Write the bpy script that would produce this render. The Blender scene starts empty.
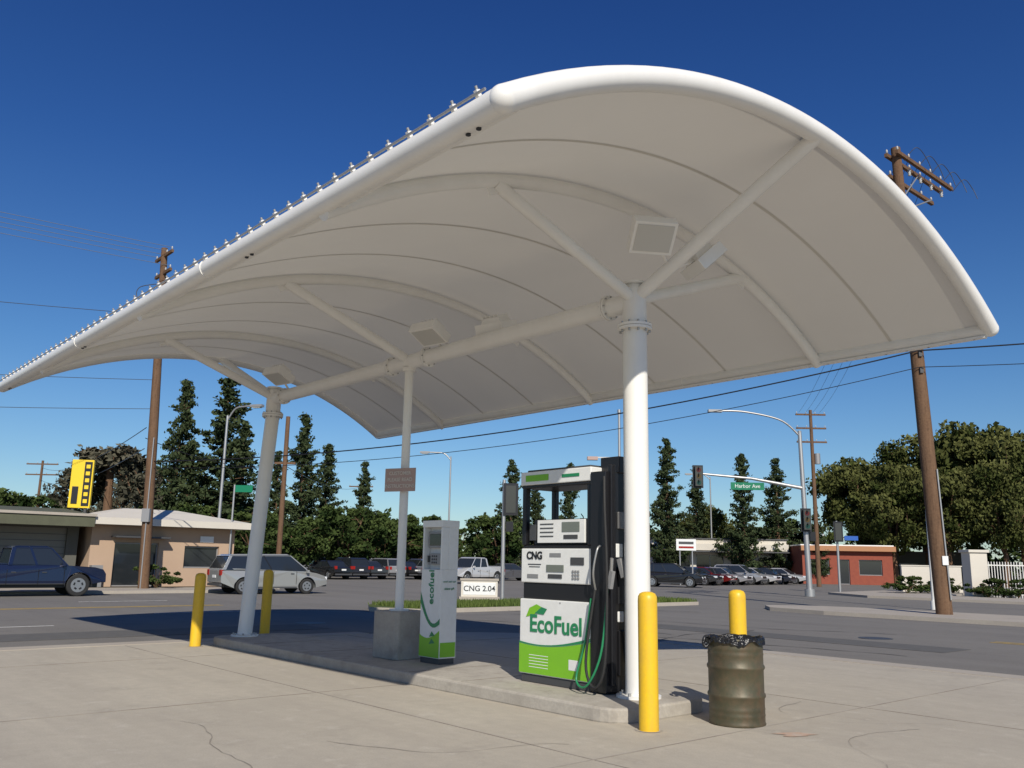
import bpy, math, random
import numpy as np
from mathutils import Vector, Matrix
random.seed(7); RNG=np.random.default_rng(7)
scene=bpy.context.scene
ANG=2.2928; MX,MY=3.1116,8.3628
A=(math.cos(ANG),math.sin(ANG)); T=(math.sin(ANG),-math.cos(ANG))
def SW(s,w,z=0): return Vector((MX+s*A[0]+w*T[0],MY+s*A[1]+w*T[1],z))
RT=ANG-math.pi/2   # angle of the T direction

# ------------------------------------------------------------ materials
def mat(name,col,rough=.6,metal=0,noise=None,bump=None,spec=.5,emit=None):
    m=bpy.data.materials.new(name); m.use_nodes=True; nt=m.node_tree; b=nt.nodes['Principled BSDF']
    b.inputs['Base Color'].default_value=(*col,1); b.inputs['Roughness'].default_value=rough
    b.inputs['Metallic'].default_value=metal; b.inputs['Specular IOR Level'].default_value=spec
    if noise or bump:
        tc=nt.nodes.new('ShaderNodeTexCoord')
    if noise:
        layers=noise if isinstance(noise,list) else [noise]
        prev=None
        for ly in layers:
            sc,amt,c2=ly[:3]
            n=nt.nodes.new('ShaderNodeTexNoise'); n.inputs['Scale'].default_value=sc; n.inputs['Detail'].default_value=4; n.inputs['Roughness'].default_value=.62
            if len(ly)>3:
                mp=nt.nodes.new('ShaderNodeMapping'); mp.inputs['Scale'].default_value=ly[3]; nt.links.new(tc.outputs['Object'],mp.inputs['Vector']); nt.links.new(mp.outputs[0],n.inputs['Vector'])
            else: nt.links.new(tc.outputs['Object'],n.inputs['Vector'])
            r=nt.nodes.new('ShaderNodeValToRGB'); lo,hi=(ly[4] if len(ly)>4 else (.38,.66)); r.color_ramp.elements[0].position=lo; r.color_ramp.elements[1].position=hi
            r.color_ramp.elements[0].color=(0,0,0,1); r.color_ramp.elements[1].color=(amt,amt,amt,1)
            nt.links.new(n.outputs['Fac'],r.inputs['Fac'])
            mx=nt.nodes.new('ShaderNodeMixRGB'); mx.inputs[2].default_value=(*c2,1)
            if prev is None: mx.inputs[1].default_value=(*col,1)
            else: nt.links.new(prev,mx.inputs[1])
            nt.links.new(r.outputs['Color'],mx.inputs[0]); prev=mx.outputs[0]
        nt.links.new(prev,b.inputs['Base Color'])
    if bump:
        n=nt.nodes.new('ShaderNodeTexNoise'); n.inputs['Scale'].default_value=bump[0]; n.inputs['Detail'].default_value=3
        nt.links.new(tc.outputs['Object'],n.inputs['Vector'])
        bp=nt.nodes.new('ShaderNodeBump'); bp.inputs['Strength'].default_value=bump[1]; bp.inputs['Distance'].default_value=bump[2] if len(bump)>2 else .01
        nt.links.new(n.outputs['Fac'],bp.inputs['Height']); nt.links.new(bp.outputs['Normal'],b.inputs['Normal'])
    return m
M={}
one=(1,1,1)
M['concrete']=mat('concrete',(.50,.455,.37),.9,noise=[(.22,.7,(.39,.355,.295)),(.9,.6,(.39,.35,.29),(.25,2.2,1)),(1.6,.5,(.30,.27,.225),one,(.56,.70)),(7,.3,(.34,.31,.26)),(3.2,.5,(.56,.52,.44),one,(.58,.7)),(60,.4,(.32,.29,.245))],bump=(90,.25,.004),spec=.2)
M['concrete2']=mat('island_concrete',(.46,.43,.37),.9,noise=[(1.5,.7,(.33,.30,.26)),(6,.45,(.34,.31,.26)),(3,.5,(.24,.22,.19),one,(.58,.72)),(35,.4,(.3,.27,.24))],bump=(60,.3,.005),spec=.2)
M['joint']=mat('joint',(.22,.19,.16),.95,noise=(1.3,.8,(.36,.33,.28)))
M['rust']=mat('rust_stain',(.46,.30,.21),.9,noise=(9,.95,(.46,.41,.34)))
M['asphalt']=mat('asphalt',(.175,.165,.15),.9,noise=[(.12,.7,(.135,.128,.118)),(.5,.6,(.21,.20,.182),(.15,1.5,1)),(1.5,.4,(.11,.105,.098),one,(.55,.7)),(60,.5,(.25,.235,.215))],bump=(120,.3,.005),spec=.15)
M['patch']=mat('asphalt_patch',(.10,.096,.088),.9,noise=(3,.5,(.135,.13,.12)))
M['sidewalk']=mat('sidewalk',(.42,.38,.32),.9,noise=[(.8,.5,(.34,.3,.26)),(14,.3,(.3,.27,.24))],spec=.2)
M['dirt']=mat('dirt',(.2,.17,.13),.95,noise=[(.1,.7,(.11,.11,.08)),(2,.5,(.26,.22,.17))],spec=.1)
M['paintw']=mat('road_paint',(.55,.54,.51),.8,noise=(5,.8,(.27,.265,.25)))
M['painty']=mat('road_paint_yellow',(.45,.31,.09),.8,noise=(5,.7,(.24,.20,.12)))
M['grass']=mat('grass_base',(.07,.1,.03),.95,noise=[(3,.7,(.12,.13,.05))],spec=.1)
M['white']=mat('white_paint',(.82,.81,.77),.38,noise=[(3,.25,(.72,.70,.65)),(1.2,.15,(.66,.63,.57),(3,3,.4))])
M['steel']=mat('galvanised',(.45,.45,.44),.45,.7)
M['yellow']=mat('yellow_paint',(.83,.52,.012),.42,noise=[(5,.35,(.72,.43,.02)),(30,.15,(.5,.32,.05)),(9,.3,(.45,.30,.08),(1,1,.3))])
M['black']=mat('black_paint',(.012,.012,.014),.35)
M['rubber']=mat('rubber',(.02,.02,.02),.7)
M['dgrey']=mat('dark_grey',(.06,.062,.065),.5)
M['grey']=mat('grey_metal',(.3,.3,.3),.45,.3)
M['wire']=mat('bare_wire',(.16,.17,.19),.6)
M['pwhite']=mat('panel_white',(.78,.79,.77),.3,noise=[(4,.2,(.66,.66,.63)),(14,.12,(.5,.48,.44))])
M['lime']=mat('panel_lime',(.20,.50,.02),.35,noise=(6,.2,(.16,.40,.03)))
M['dgreen']=mat('panel_green',(.02,.22,.09),.35)
M['screen']=mat('lcd',(.16,.18,.16),.15)
M['brown']=mat('wood_pole',(.13,.075,.045),.9,noise=[(1.5,.7,(.075,.045,.03)),(5,.6,(.19,.12,.075),(3,3,.25)),(14,.5,(.2,.12,.07))],bump=(20,.5,.02),spec=.15)
M['drum']=mat('drum_paint',(.082,.078,.045),.5,.2,noise=[(3,.8,(.04,.037,.022)),(12,.5,(.16,.11,.065)),(6,.5,(.12,.06,.03),(1,1,.3),(.58,.7))],bump=(8,.25,.02))
M['bag']=mat('bin_liner',(.012,.012,.013),.3,bump=(14,1,.05))
M['signtan']=mat('sign_tan',(.42,.30,.26),.6)
M['signred']=mat('sign_letters',(.62,.58,.52),.6)
M['lens']=mat('lamp_lens',(.55,.54,.5),.3)
M['glass']=mat('glass_dark',(.02,.024,.028),.08,spec=.8)
M['tyre']=mat('tyre',(.018,.018,.018),.8)
M['rim']=mat('rim',(.45,.45,.46),.3,.8)
M['tail']=mat('tail_lamp',(.30,.015,.01),.25)
M['head']=mat('head_lamp',(.7,.72,.74),.15)
M['insul']=mat('insulator',(.45,.45,.44),.3)
M['sgreen']=mat('street_sign_green',(.0,.17,.08),.4)
M['sblue']=mat('street_sign_blue',(.02,.1,.4),.4)
M['signalyellow']=mat('signal_housing',(.03,.035,.03),.5)
M['sl1']=mat('signal_lens_red',(.09,.008,.006),.3); M['sl2']=mat('signal_lens_amber',(.08,.05,.008),.3); M['sl3']=mat('signal_lens_green',(.006,.05,.035),.3)

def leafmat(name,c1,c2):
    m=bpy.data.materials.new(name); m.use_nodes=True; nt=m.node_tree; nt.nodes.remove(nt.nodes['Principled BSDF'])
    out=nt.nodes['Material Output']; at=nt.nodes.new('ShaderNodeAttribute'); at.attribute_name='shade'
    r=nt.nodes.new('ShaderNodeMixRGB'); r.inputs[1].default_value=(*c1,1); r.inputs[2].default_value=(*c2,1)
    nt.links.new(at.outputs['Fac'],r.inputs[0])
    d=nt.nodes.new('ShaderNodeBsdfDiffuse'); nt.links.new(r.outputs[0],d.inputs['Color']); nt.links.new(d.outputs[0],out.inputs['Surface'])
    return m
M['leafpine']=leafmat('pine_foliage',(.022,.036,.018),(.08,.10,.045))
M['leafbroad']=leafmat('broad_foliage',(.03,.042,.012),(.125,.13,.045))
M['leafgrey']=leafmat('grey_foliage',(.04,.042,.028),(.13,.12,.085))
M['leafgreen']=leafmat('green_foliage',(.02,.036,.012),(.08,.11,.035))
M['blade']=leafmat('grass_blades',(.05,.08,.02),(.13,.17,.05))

def fabric():
    m=bpy.data.materials.new('canopy_membrane'); m.use_nodes=True; nt=m.node_tree
    b=nt.nodes['Principled BSDF']; out=nt.nodes['Material Output']
    b.inputs['Roughness'].default_value=.55
    tc=nt.nodes.new('ShaderNodeTexCoord'); n=nt.nodes.new('ShaderNodeTexNoise'); n.inputs['Scale'].default_value=.5; n.inputs['Detail'].default_value=5
    nt.links.new(tc.outputs['Object'],n.inputs['Vector'])
    mx=nt.nodes.new('ShaderNodeMixRGB'); mx.inputs[1].default_value=(.76,.735,.67,1); mx.inputs[2].default_value=(.62,.595,.53,1)
    nt.links.new(n.outputs['Fac'],mx.inputs[0]); nt.links.new(mx.outputs[0],b.inputs['Base Color'])
    t=nt.nodes.new('ShaderNodeBsdfTranslucent'); t.inputs['Color'].default_value=(.88,.84,.74,1)
    ms=nt.nodes.new('ShaderNodeMixShader'); ms.inputs[0].default_value=.11
    nt.links.new(b.outputs[0],ms.inputs[1]); nt.links.new(t.outputs[0],ms.inputs[2]); nt.links.new(ms.outputs[0],out.inputs['Surface'])
    return m
M['fabric']=fabric()

# ------------------------------------------------------------ mesh builder
class MB:
    def __init__(s): s.v=[];s.f=[];s.m=[];s.sm=[];s.names=[]
    def mi(s,k):
        if k not in s.names: s.names.append(k)
        return s.names.index(k)
    def add(s,vs,fs,k,smooth=False):
        o=len(s.v); s.v+= [tuple(x) for x in vs]; i=s.mi(k)
        for f in fs: s.f.append([o+j for j in f]); s.m.append(i); s.sm.append(smooth)
    def box(s,c,d,k,rz=0,ry=0,rx=0,taper=1.0):
        R=Matrix.Rotation(rz,3,'Z')@Matrix.Rotation(ry,3,'Y')@Matrix.Rotation(rx,3,'X'); vs=[]
        for z in(-1,1):
            t=taper if z>0 else 1
            for x,y in((-1,-1),(1,-1),(1,1),(-1,1)):
                vs.append(Vector(c)+R@Vector((x*d[0]/2*t,y*d[1]/2*t,z*d[2]/2)))
        s.add(vs,[(3,2,1,0),(4,5,6,7),(0,1,5,4),(1,2,6,5),(2,3,7,6),(3,0,4,7)],k)
    def tube(s,pts,r,k,n=14,caps=True,smooth=True):
        pts=[Vector(p) for p in pts]; L=len(pts); rs=r if isinstance(r,(list,tuple)) else [r]*L
        t=(pts[1]-pts[0]).normalized(); u=t.orthogonal().normalized(); vs=[]
        for i,p in enumerate(pts):
            tt=(pts[min(i+1,L-1)]-pts[max(i-1,0)])
            if tt.length>1e-9: tt.normalize()
            else: tt=t
            u=(u-tt*u.dot(tt)).normalized(); w=tt.cross(u)
            for j in range(n):
                a=2*math.pi*j/n; vs.append(p+(u*math.cos(a)+w*math.sin(a))*rs[i])
        fs=[]
        for i in range(L-1):
            for j in range(n):
                a=i*n+j;b=i*n+(j+1)%n; fs.append((a,b,b+n,a+n))
        s.add(vs,fs,k,smooth)
        if caps:
            s.add(vs[:n],[tuple(range(n))[::-1]],k); s.add(vs[-n:],[tuple(range(n))],k)
    def cyl(s,p0,p1,r0,k,r1=None,n=20,caps=True): s.tube([p0,p1],[r0,r0 if r1 is None else r1],k,n,caps)
    def lathe(s,c,prof,k,n=28):
        vs=[];fs=[]
        for r,z in prof:
            for j in range(n):
                a=2*math.pi*j/n; vs.append((c[0]+r*math.cos(a),c[1]+r*math.sin(a),c[2]+z))
        for i in range(len(prof)-1):
            for j in range(n):
                a=i*n+j;b=i*n+(j+1)%n; fs.append((a,b,b+n,a+n))
        s.add(vs,fs,k,True)
    def ball(s,c,r,k,n=24): s.lathe(c,[(r*math.sin(math.pi*i/14),-r*math.cos(math.pi*i/14)) for i in range(15)],k,n)
    def prism(s,poly,z0,z1,k,Mx=None,bottom=True):
        n=len(poly); vs=[Vector((x,y,z0)) for x,y in poly]+[Vector((x,y,z1)) for x,y in poly]
        if Mx: vs=[Mx@v for v in vs]
        fs=[tuple(range(n,2*n))]+[(i,(i+1)%n,n+(i+1)%n,n+i) for i in range(n)]
        if bottom: fs.append(tuple(range(n))[::-1])
        s.add(vs,fs,k)
    def obj(s,name,parent=None,loc=(0,0,0),rz=0,bevel=0,mats=None):
        me=bpy.data.meshes.new(name); me.from_pydata([tuple(v) for v in s.v],[],s.f)
        for k in s.names: me.materials.append((mats or {}).get(k,M[k]) if (k in M or mats) else M[k])
        me.polygons.foreach_set('material_index',s.m); me.polygons.foreach_set('use_smooth',s.sm); me.update()
        o=bpy.data.objects.new(name,me); scene.collection.objects.link(o); o.location=loc; o.rotation_euler=(0,0,rz)
        if parent: o.parent=parent
        if bevel:
            b=o.modifiers.new('b','BEVEL'); b.width=bevel; b.segments=2; b.limit_method='ANGLE'; b.angle_limit=math.radians(40)
        return o
def empty(name,loc=(0,0,0),rz=0):
    e=bpy.data.objects.new(name,None); scene.collection.objects.link(e); e.location=loc; e.rotation_euler=(0,0,rz); return e
def text(body,size,origin,xd,yd,k,name,parent,extr=.002,align='CENTER',bold=0):
    c=bpy.data.curves.new(name,'FONT'); c.body=body; c.size=size; c.align_x=align; c.align_y='CENTER'; c.extrude=extr; c.offset=bold
    o=bpy.data.objects.new('tmp',c); scene.collection.objects.link(o)
    dg=bpy.context.evaluated_depsgraph_get(); me=bpy.data.meshes.new_from_object(o.evaluated_get(dg))
    bpy.data.objects.remove(o); me.materials.clear(); me.materials.append(M[k])
    o=bpy.data.objects.new(name,me); scene.collection.objects.link(o)
    xd=Vector(xd).normalized(); yd=Vector(yd).normalized(); zd=xd.cross(yd); mt=Matrix((xd,yd,zd)).transposed().to_4x4(); mt.translation=Vector(origin)
    o.parent=parent; o.matrix_local=mt; return o
def link(name,me,loc,rz=0,sc=1):
    o=bpy.data.objects.new(name,me); scene.collection.objects.link(o); o.location=loc; o.rotation_euler=(0,0,rz)
    o.scale=(sc,sc,sc) if not isinstance(sc,tuple) else sc; return o
LOC=(MX,MY,0); F=dict(loc=LOC,rz=ANG)      # station frame: x=s (away, left), y=-w

# ------------------------------------------------------------ ground
def sheet(name,poly,z,k,local=True):
    b=MB(); b.add([(x,y,z) for x,y in poly],[tuple(range(len(poly)))],k)
    return b.obj(name,**(F if local else {}))
def arc(cx,cy,r,a0,a1,n=10): return [(cx+r*math.cos(math.radians(a0+(a1-a0)*i/n)),cy+r*math.sin(math.radians(a0+(a1-a0)*i/n))) for i in range(n+1)]
sheet('ground',[(-3000,-3000),(3000,-3000),(3000,3000),(-3000,3000)],-.012,'dirt')
sheet('asphalt_road',[(-90,60),(-90,-170),(190,-170),(190,60)],-.006,'asphalt')
lot=[(-60,60),(-60,-7)]+arc(8.7,-3,4,-90,0,10)+[(12.7,60)]
sheet('concrete_pavement',lot,0.0,'concrete')
b=MB()
for s_ in np.arange(-40,12.6,4.6): b.box((s_-.3,26.6,.0025),(.016,66.8,.003),'joint')
for q in list(np.arange(-2.4,60,4.6)): b.box((-23.8,q,.0022),(72.8,.016,.003),'joint')
b.obj('pavement_joints',**F)
b=MB()
def crack(x,y,a,n,w,z,k):
    pts=[]
    for _ in range(n):
        pts.append((x,y)); a+=random.uniform(-.3,.3); x+=.14*math.cos(a); y+=.14*math.sin(a)
    vs=[];fs=[]
    for i,(px,py) in enumerate(pts):
        wv=w*(.5+random.random()); nx,ny=-math.sin(a),math.cos(a); vs+=[(px-nx*wv,py-ny*wv,z),(px+nx*wv,py+ny*wv,z)]
    for i in range(n-1): fs.append((2*i,2*i+1,2*i+3,2*i+2))
    b.add(vs,fs,k)
crack(-4.3,9.1,.5,34,.005,.0052,'joint'); crack(2.9,7.1,1.2,22,.004,.0052,'joint'); crack(5.2,9.4,2.6,26,.004,.0052,'joint'); crack(-1.6,8.3,-.4,18,.004,.0052,'joint')
b.obj('pavement_cracks')
b=MB()
b.box((12.95,28,.004),(.5,62,.012),'sidewalk'); b.box((-26,-7.25,.004),(68,.5,.012),'sidewalk')
b.obj('gutter',**F)
b=MB()
for (x,y,r,k) in [(2.8,9.0,.17,'rust')]:
    n=30; ph=random.random()*6
    b.add([(x+r*(1+.3*math.sin(3*a+ph)+.2*math.sin(7*a)+.1*math.sin(11*a))*math.cos(a),y+r*.7*(1+.25*math.sin(2*a+ph))*math.sin(a),.0052) for a in [2*math.pi*i/n for i in range(n)]],[tuple(range(n))],k)
b.obj('rust_stain')
def raised(poly,h,top,z0=-.02,kerb='sidewalk'):
    b=MB(); n=len(poly)
    b.add([(x,y,z0) for x,y in poly]+[(x,y,h) for x,y in poly],[(i,(i+1)%n,n+(i+1)%n,n+i) for i in range(n)],kerb)
    b.add([(x,y,h) for x,y in poly],[tuple(range(n))],top)
    return b
raised([(35,80),(35,-12),(38.5,-13.5),(38.5,80)],.12,'sidewalk').obj('sidewalk',**F)
raised([(38.52,80),(38.52,-14),(39.8,-14),(39.8,80)],.10,'dirt').obj('verge',**F)
sw2=[(-60,-25.2),(-60,-21),(12,-21),(14.5,-21.6),(15.6,-23),(14.5,-24.6),(12,-25.2)]
raised(sw2,.12,'sidewalk').obj('sidewalk',**F)
raised([(-60,-46),(-60,-40),(20,-40),(24,-43),(26,-60),(22,-60),(18,-46)],.12,'sidewalk').obj('sidewalk',**F)
med=[(18.4,-8.5),(18.4,-22.5),(19.9,-23.6),(21.4,-22.5),(21.4,-8.5),(19.9,-7.6)]
med=med[::-1]
raised(med,.13,'grass').obj('grass_median',**F)
def blades(name,x0,x1,y0,y1,z,n,h):
    P=np.empty((n,2)); P[:,0]=RNG.uniform(x0,x1,n); P[:,1]=RNG.uniform(y0,y1,n)
    a=RNG.uniform(0,6.28,n); hh=RNG.uniform(.5,1,n)*h
    V=np.zeros((n,3,3)); dx=np.cos(a)*.02;dy=np.sin(a)*.02
    V[:,0,:2]=P+np.c_[dx,dy];V[:,1,:2]=P-np.c_[dx,dy];V[:,2,:2]=P+RNG.normal(0,.03,(n,2)); V[:,0,2]=z;V[:,1,2]=z;V[:,2,2]=z+hh
    me=bpy.data.meshes.new(name); me.from_pydata(V.reshape(-1,3).tolist(),[],np.arange(n*3).reshape(-1,3).tolist())
    at=me.attributes.new('shade','FLOAT','FACE'); at.data.foreach_set('value',RNG.uniform(0,1,n).astype(np.float32))
    me.materials.append(M['blade']); o=bpy.data.objects.new(name,me); scene.collection.objects.link(o); o.location=LOC;o.rotation_euler=(0,0,ANG)
blades('grass',18.5,21.3,-22.6,-8.4,.13,12000,.18)
b=MB()
b.box((18.0,33,.0),(.14,62,.004),'paintw')
b.box((24.9,30,.0),(.12,70,.004),'painty'); b.box((25.2,30,.0),(.12,70,.004),'painty')
for y in np.arange(-3,60,9): b.box((28.6,y,.0),(.12,3,.004),'paintw'); b.box((21.5,y,.0),(.12,3,.004),'paintw')
b.box((-26,-14,.0),(60,.12,.004),'painty'); b.box((-26,-14.3,.0),(60,.12,.004),'painty')
b.obj('road_markings',**F)
b=MB(); b.box((15.2,12,-.001),(1.6,30,.004),'patch'); b.box((8,-11,-.001),(9,1.3,.004),'patch'); b.box((-12,-17.5,-.001),(14,1.6,.004),'patch'); b.obj('asphalt_patches',**F)
b=MB()
for x,y in((16.2,-3.5),(6,-12.6)): b.cyl((x,y,-.01),(x,y,.003),.38,'dgrey',n=24)
b.obj('manhole_covers',**F)
b=MB()
for _ in range(9):
    x,y=random.uniform(-6,17),random.uniform(-20,-8) ; a=random.choice([0,1.57])+random.uniform(-.25,.25); pts=[]
    for k in range(22):
        pts.append((x,y)); a+=random.uniform(-.35,.35)*.6; x+=.35*math.cos(a); y+=.35*math.sin(a)
    vs=[];fs=[]
    for k,(px,py) in enumerate(pts):
        wv=.022+.012*math.sin(k*1.7); vs+=[(px-wv,py+wv,.0035),(px+wv,py-wv,.0035)]
    for k in range(21): fs.append((2*k,2*k+1,2*k+3,2*k+2))
    b.add(vs,fs,'patch')
b.obj('asphalt_cracks',**F)

# ------------------------------------------------------------ island
r_=.35
isl=arc(2.0+r_,-.75+r_,r_,180,270,6)+arc(12.15-r_,-.75+r_,r_,270,360,6)+arc(12.15-r_,.88-r_,r_,0,90,6)+arc(2.0+r_,.88-r_,r_,90,180,6)
b=MB(); b.prism(isl,-.01,.15,'concrete2'); b.obj('concrete_island',bevel=.025,**F)
b=MB()
for s_ in (4.6,5.7,8.6,10.3): b.box((s_,.065,.1525),(.012,1.55,.003),'joint')
b.obj('island_joints',**F)

# ------------------------------------------------------------ canopy
Wd,L,E,RI=4.2712,14.724,4.7349,1.2755
Rr=(Wd**2+RI**2)/(2*RI)
def az(w): return E+RI-Rr+math.sqrt(max(Rr*Rr-w*w,0))
C1,C2,CM=2.48,11.95,7.22
arches=[0,C1,CM,C2,L]
can=empty('fuel_station_canopy',LOC,ANG)
NW=40
b=MB()
for i,s_ in enumerate(arches):
    end=i in(0,4); dz=0 if end else -.09
    pts=[(s_,-w,az(w)+dz) for w in np.linspace(-Wd,Wd,NW+1)]
    b.tube(pts,.105 if end else .078,'white',20)
b.obj('arch_ribs',can)
b=MB()
for q in(Wd,-Wd):
    b.tube([(0,q,E),(L,q,E)],.10,'white',20)
    for s_ in (5.0,9.7): b.tube([(s_-.008,q,E),(s_+.008,q,E)],.108,'white',20)
    for s_ in (0,L): b.ball((s_,q,E),.106,'white')
b.obj('eave_pipes',can)
b=MB()
for i,s_ in enumerate(np.arange(.22,L,.28)):
    b.box((s_,Wd+.05,E+.105),(.035,.035,.07),'white',rx=-.5)
    b.box((s_+.03,Wd+.045,E+.128),(.085,.05,.012),'steel',rx=-.5)
    b.cyl((s_,Wd+.05,E+.12),(s_,Wd+.075,E+.165),.012,'steel',n=6)
    b.box((s_,-Wd-.04,E+.11),(.05,.04,.05),'white')
for s_ in np.arange(.2,L,.3): b.cyl((s_,-Wd+.03,E-.12),(s_,-Wd+.03,E-.06),.018,'steel',n=6)
b.box((L/2,-Wd+.03,E-.105),(L-.1,.09,.03),'white')
b.box((L/2,Wd-.13,E-.0),(L-.1,.09,.025),'white')
b.tube([(.1,Wd+.085,E+.09),(L-.1,Wd+.085,E+.09)],.011,'steel',6)
for s_ in (.35,4.0,9.6,14.2):
    for dx in(-.06,.06): b.cyl((s_+dx,Wd-.02,E-.11),(s_+dx,Wd-.02,E-.08),.02,'black',n=8)
b.obj('eave_clamps',can)
ns,nw=96,56; vs=[];fs=[]
def fz(s_,w):
    for a0,a1 in zip(arches[:-1],arches[1:]):
        if a0<=s_<=a1+1e-6: k=math.sin(math.pi*(s_-a0)/(a1-a0)); sp=a1-a0
    return az(w)-.02*sp*k*(1-(w/Wd)**4)*1.35
for i in range(ns+1):
    s_=L*i/ns
    for j in range(nw+1):
        w=-Wd+2*Wd*j/nw; vs.append((s_,-w,fz(s_,w)))
for i in range(ns):
    for j in range(nw):
        a=i*(nw+1)+j; fs.append((a,a+1,a+nw+2,a+nw+1))
b=MB(); b.add(vs,fs,'fabric',True); b.obj('membrane',can)
M['seam']=mat('seam_weld',(.60,.575,.51),.6)
b=MB()
for s_ in (1.3,4.1,5.6,8.8,10.4,13.3):
    pv=[];pf=[]
    for j in range(57):
        w=-Wd+2*Wd*j/56
        for d in(-.02,.02): pv.append((s_+d,-w,fz(s_,w)-.006))
    for j in range(56): pf.append((2*j,2*j+1,2*j+3,2*j+2))
    b.add(pv,pf,'seam',True)
b.obj('membrane_seams',can)
BZ=4.73
b=MB(); b.tube([(C1,0,BZ),(C2,0,BZ)],.12,'white',20)
for s_ in (C1+.42,C2-.42,CM-.5,CM+.5):
    b.tube([(s_-.03,0,BZ),(s_-.004,0,BZ)],.16,'white',20); b.tube([(s_+.004,0,BZ),(s_+.03,0,BZ)],.16,'white',20)
    for k in range(8):
        a=k*math.pi/4; b.cyl((s_-.045,.14*math.cos(a),BZ+.14*math.sin(a)),(s_+.045,.14*math.cos(a),BZ+.14*math.sin(a)),.011,'steel',n=6)
b.obj('ridge_beam',can)
b=MB()
for s_ in arches[1:4]:
    for w in(-2.25,2.25):
        b.tube([(s_,0,BZ+.02),(s_,-w,az(w)-.12)],.075,'white',16)
        b.box((s_,-w*.985,az(w)-.15),(.02,.3,.14),'white',rx=(-.45 if w<0 else .45))
for s0,s1 in((C1,0),(C2,L)):
    b.tube([(s0,0,BZ+.03),(s1,0,az(0)-.03)],.08,'white',16)
b.obj('struts',can)
for nm,s_,bs,bq in(('column',C1,C1,0),('column',C2,C2-.14,.31)):
    b=MB()
    b.cyl((bs,bq,.17),(s_,0,4.40),.145 if s_==C1 else .135,'white',n=32)
    b.cyl((bs,bq,.15),(bs,bq,.175),.25,'white',n=32)
    for k in range(8):
        a=k*math.pi/4+.2; b.cyl((bs+.205*math.cos(a),bq+.205*math.sin(a),.175),(bs+.205*math.cos(a),bq+.205*math.sin(a),.21),.018,'steel',n=6)
    b.cyl((s_,0,4.36),(s_,0,4.392),.205,'white',n=32); b.cyl((s_,0,4.398),(s_,0,4.43),.205,'white',n=32)
    for k in range(10):
        a=k*math.pi/5; b.cyl((s_+.175*math.cos(a),.175*math.sin(a),4.33),(s_+.175*math.cos(a),.175*math.sin(a),4.46),.014,'steel',n=6)
    b.lathe((s_,0,0),[(.145,4.43),(.145,4.62),(.135,4.85),(.11,4.95),(.0,4.97)],'white',32)
    b.cyl((s_,0,4.93),(s_,0,4.96),.15,'white',n=24)
    b.obj(nm,can)
b=MB()
b.cyl((CM,0,.86),(CM,0,BZ-.1),.068,'white',n=20); b.cyl((CM,0,.84),(CM,0,.865),.15,'white',n=20)
b.cyl((CM,0,BZ-.16),(CM,0,BZ-.10),.11,'white',n=20)
b.obj('centre_post',can)
def flood(name,s_,w,z,rz,tilt,mount):
    b=MB(); 
    R=Matrix.Translation((s_,-w,z))@Matrix.Rotation(rz,4,'Z')@Matrix.Rotation(tilt,4,'X')
    def bx(c,d,k,tp=1):
        t=MB(); t.box(c,d,k,taper=tp); b.add([R@Vector(v) for v in t.v],t.f,k)
    bx((0,0,0),(.50,.40,.15),'white'); bx((0,0,.11),(.36,.28,.08),'white',.8); bx((0,0,-.078),(.43,.33,.01),'lens')
    for k in range(5): bx((-.14+.07*k,0,.165),(.012,.26,.04),'white')
    b.tube([(s_,-w,z+.05),mount],.022,'white',8)
    b.obj(name,can,bevel=.008)
flood('floodlight',1.8,-.48,5.26,1.0,.75,(1.95,0,5.05)); flood('floodlight',1.85,.55,5.22,-.5,-.75,(1.95,0,5.0))
flood('floodlight',6.35,-.25,5.0,.2,.45,(6.35,0,4.8)); flood('floodlight',5.3,.2,4.98,.2,-.3,(5.35,0,4.8))
flood('floodlight',11.2,-.3,5.05,.2,.45,(11.3,0,4.8))
b=MB(); b.tube([(C1+.16,.02,.2),(C1+.16,.02,4.2)],.014,'white',8); b.tube([(CM+.02,-.08,.9),(CM+.02,-.08,4.6)],.012,'white',8); b.obj('conduit',can)

b=MB(); b.prism([(CM-.27,-.39),(CM+.27,-.39),(CM+.33,-.33),(CM+.33,.21),(CM+.27,.27),(CM-.27,.27),(CM-.33,.21),(CM-.33,-.33)],.15,.84,'concrete2'); b.obj('concrete_pedestal',bevel=.015,**F)

sg=empty('instruction_sign',LOC,ANG)
b=MB(); a_=math.radians(22)
nx,ny=-math.sin(a_)*1,math.cos(a_)
b.box((CM-.06+nx*.02,.13,2.82),(.56,.012,.36),'signtan',rz=a_); b.box((CM-.05,.115,2.82),(.5,.02,.04),'steel',rz=a_); b.obj('panel',sg)
for i,t in enumerate(['CUSTOMER','PLEASE READ','INSTRUCTIONS']):
    text(t,.078,(CM-.06+nx*.03,.137+.003,2.92-.1*i),(-math.cos(a_),-math.sin(a_),0),(0,0,1),'signred','lettering',sg,bold=.001)

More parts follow.
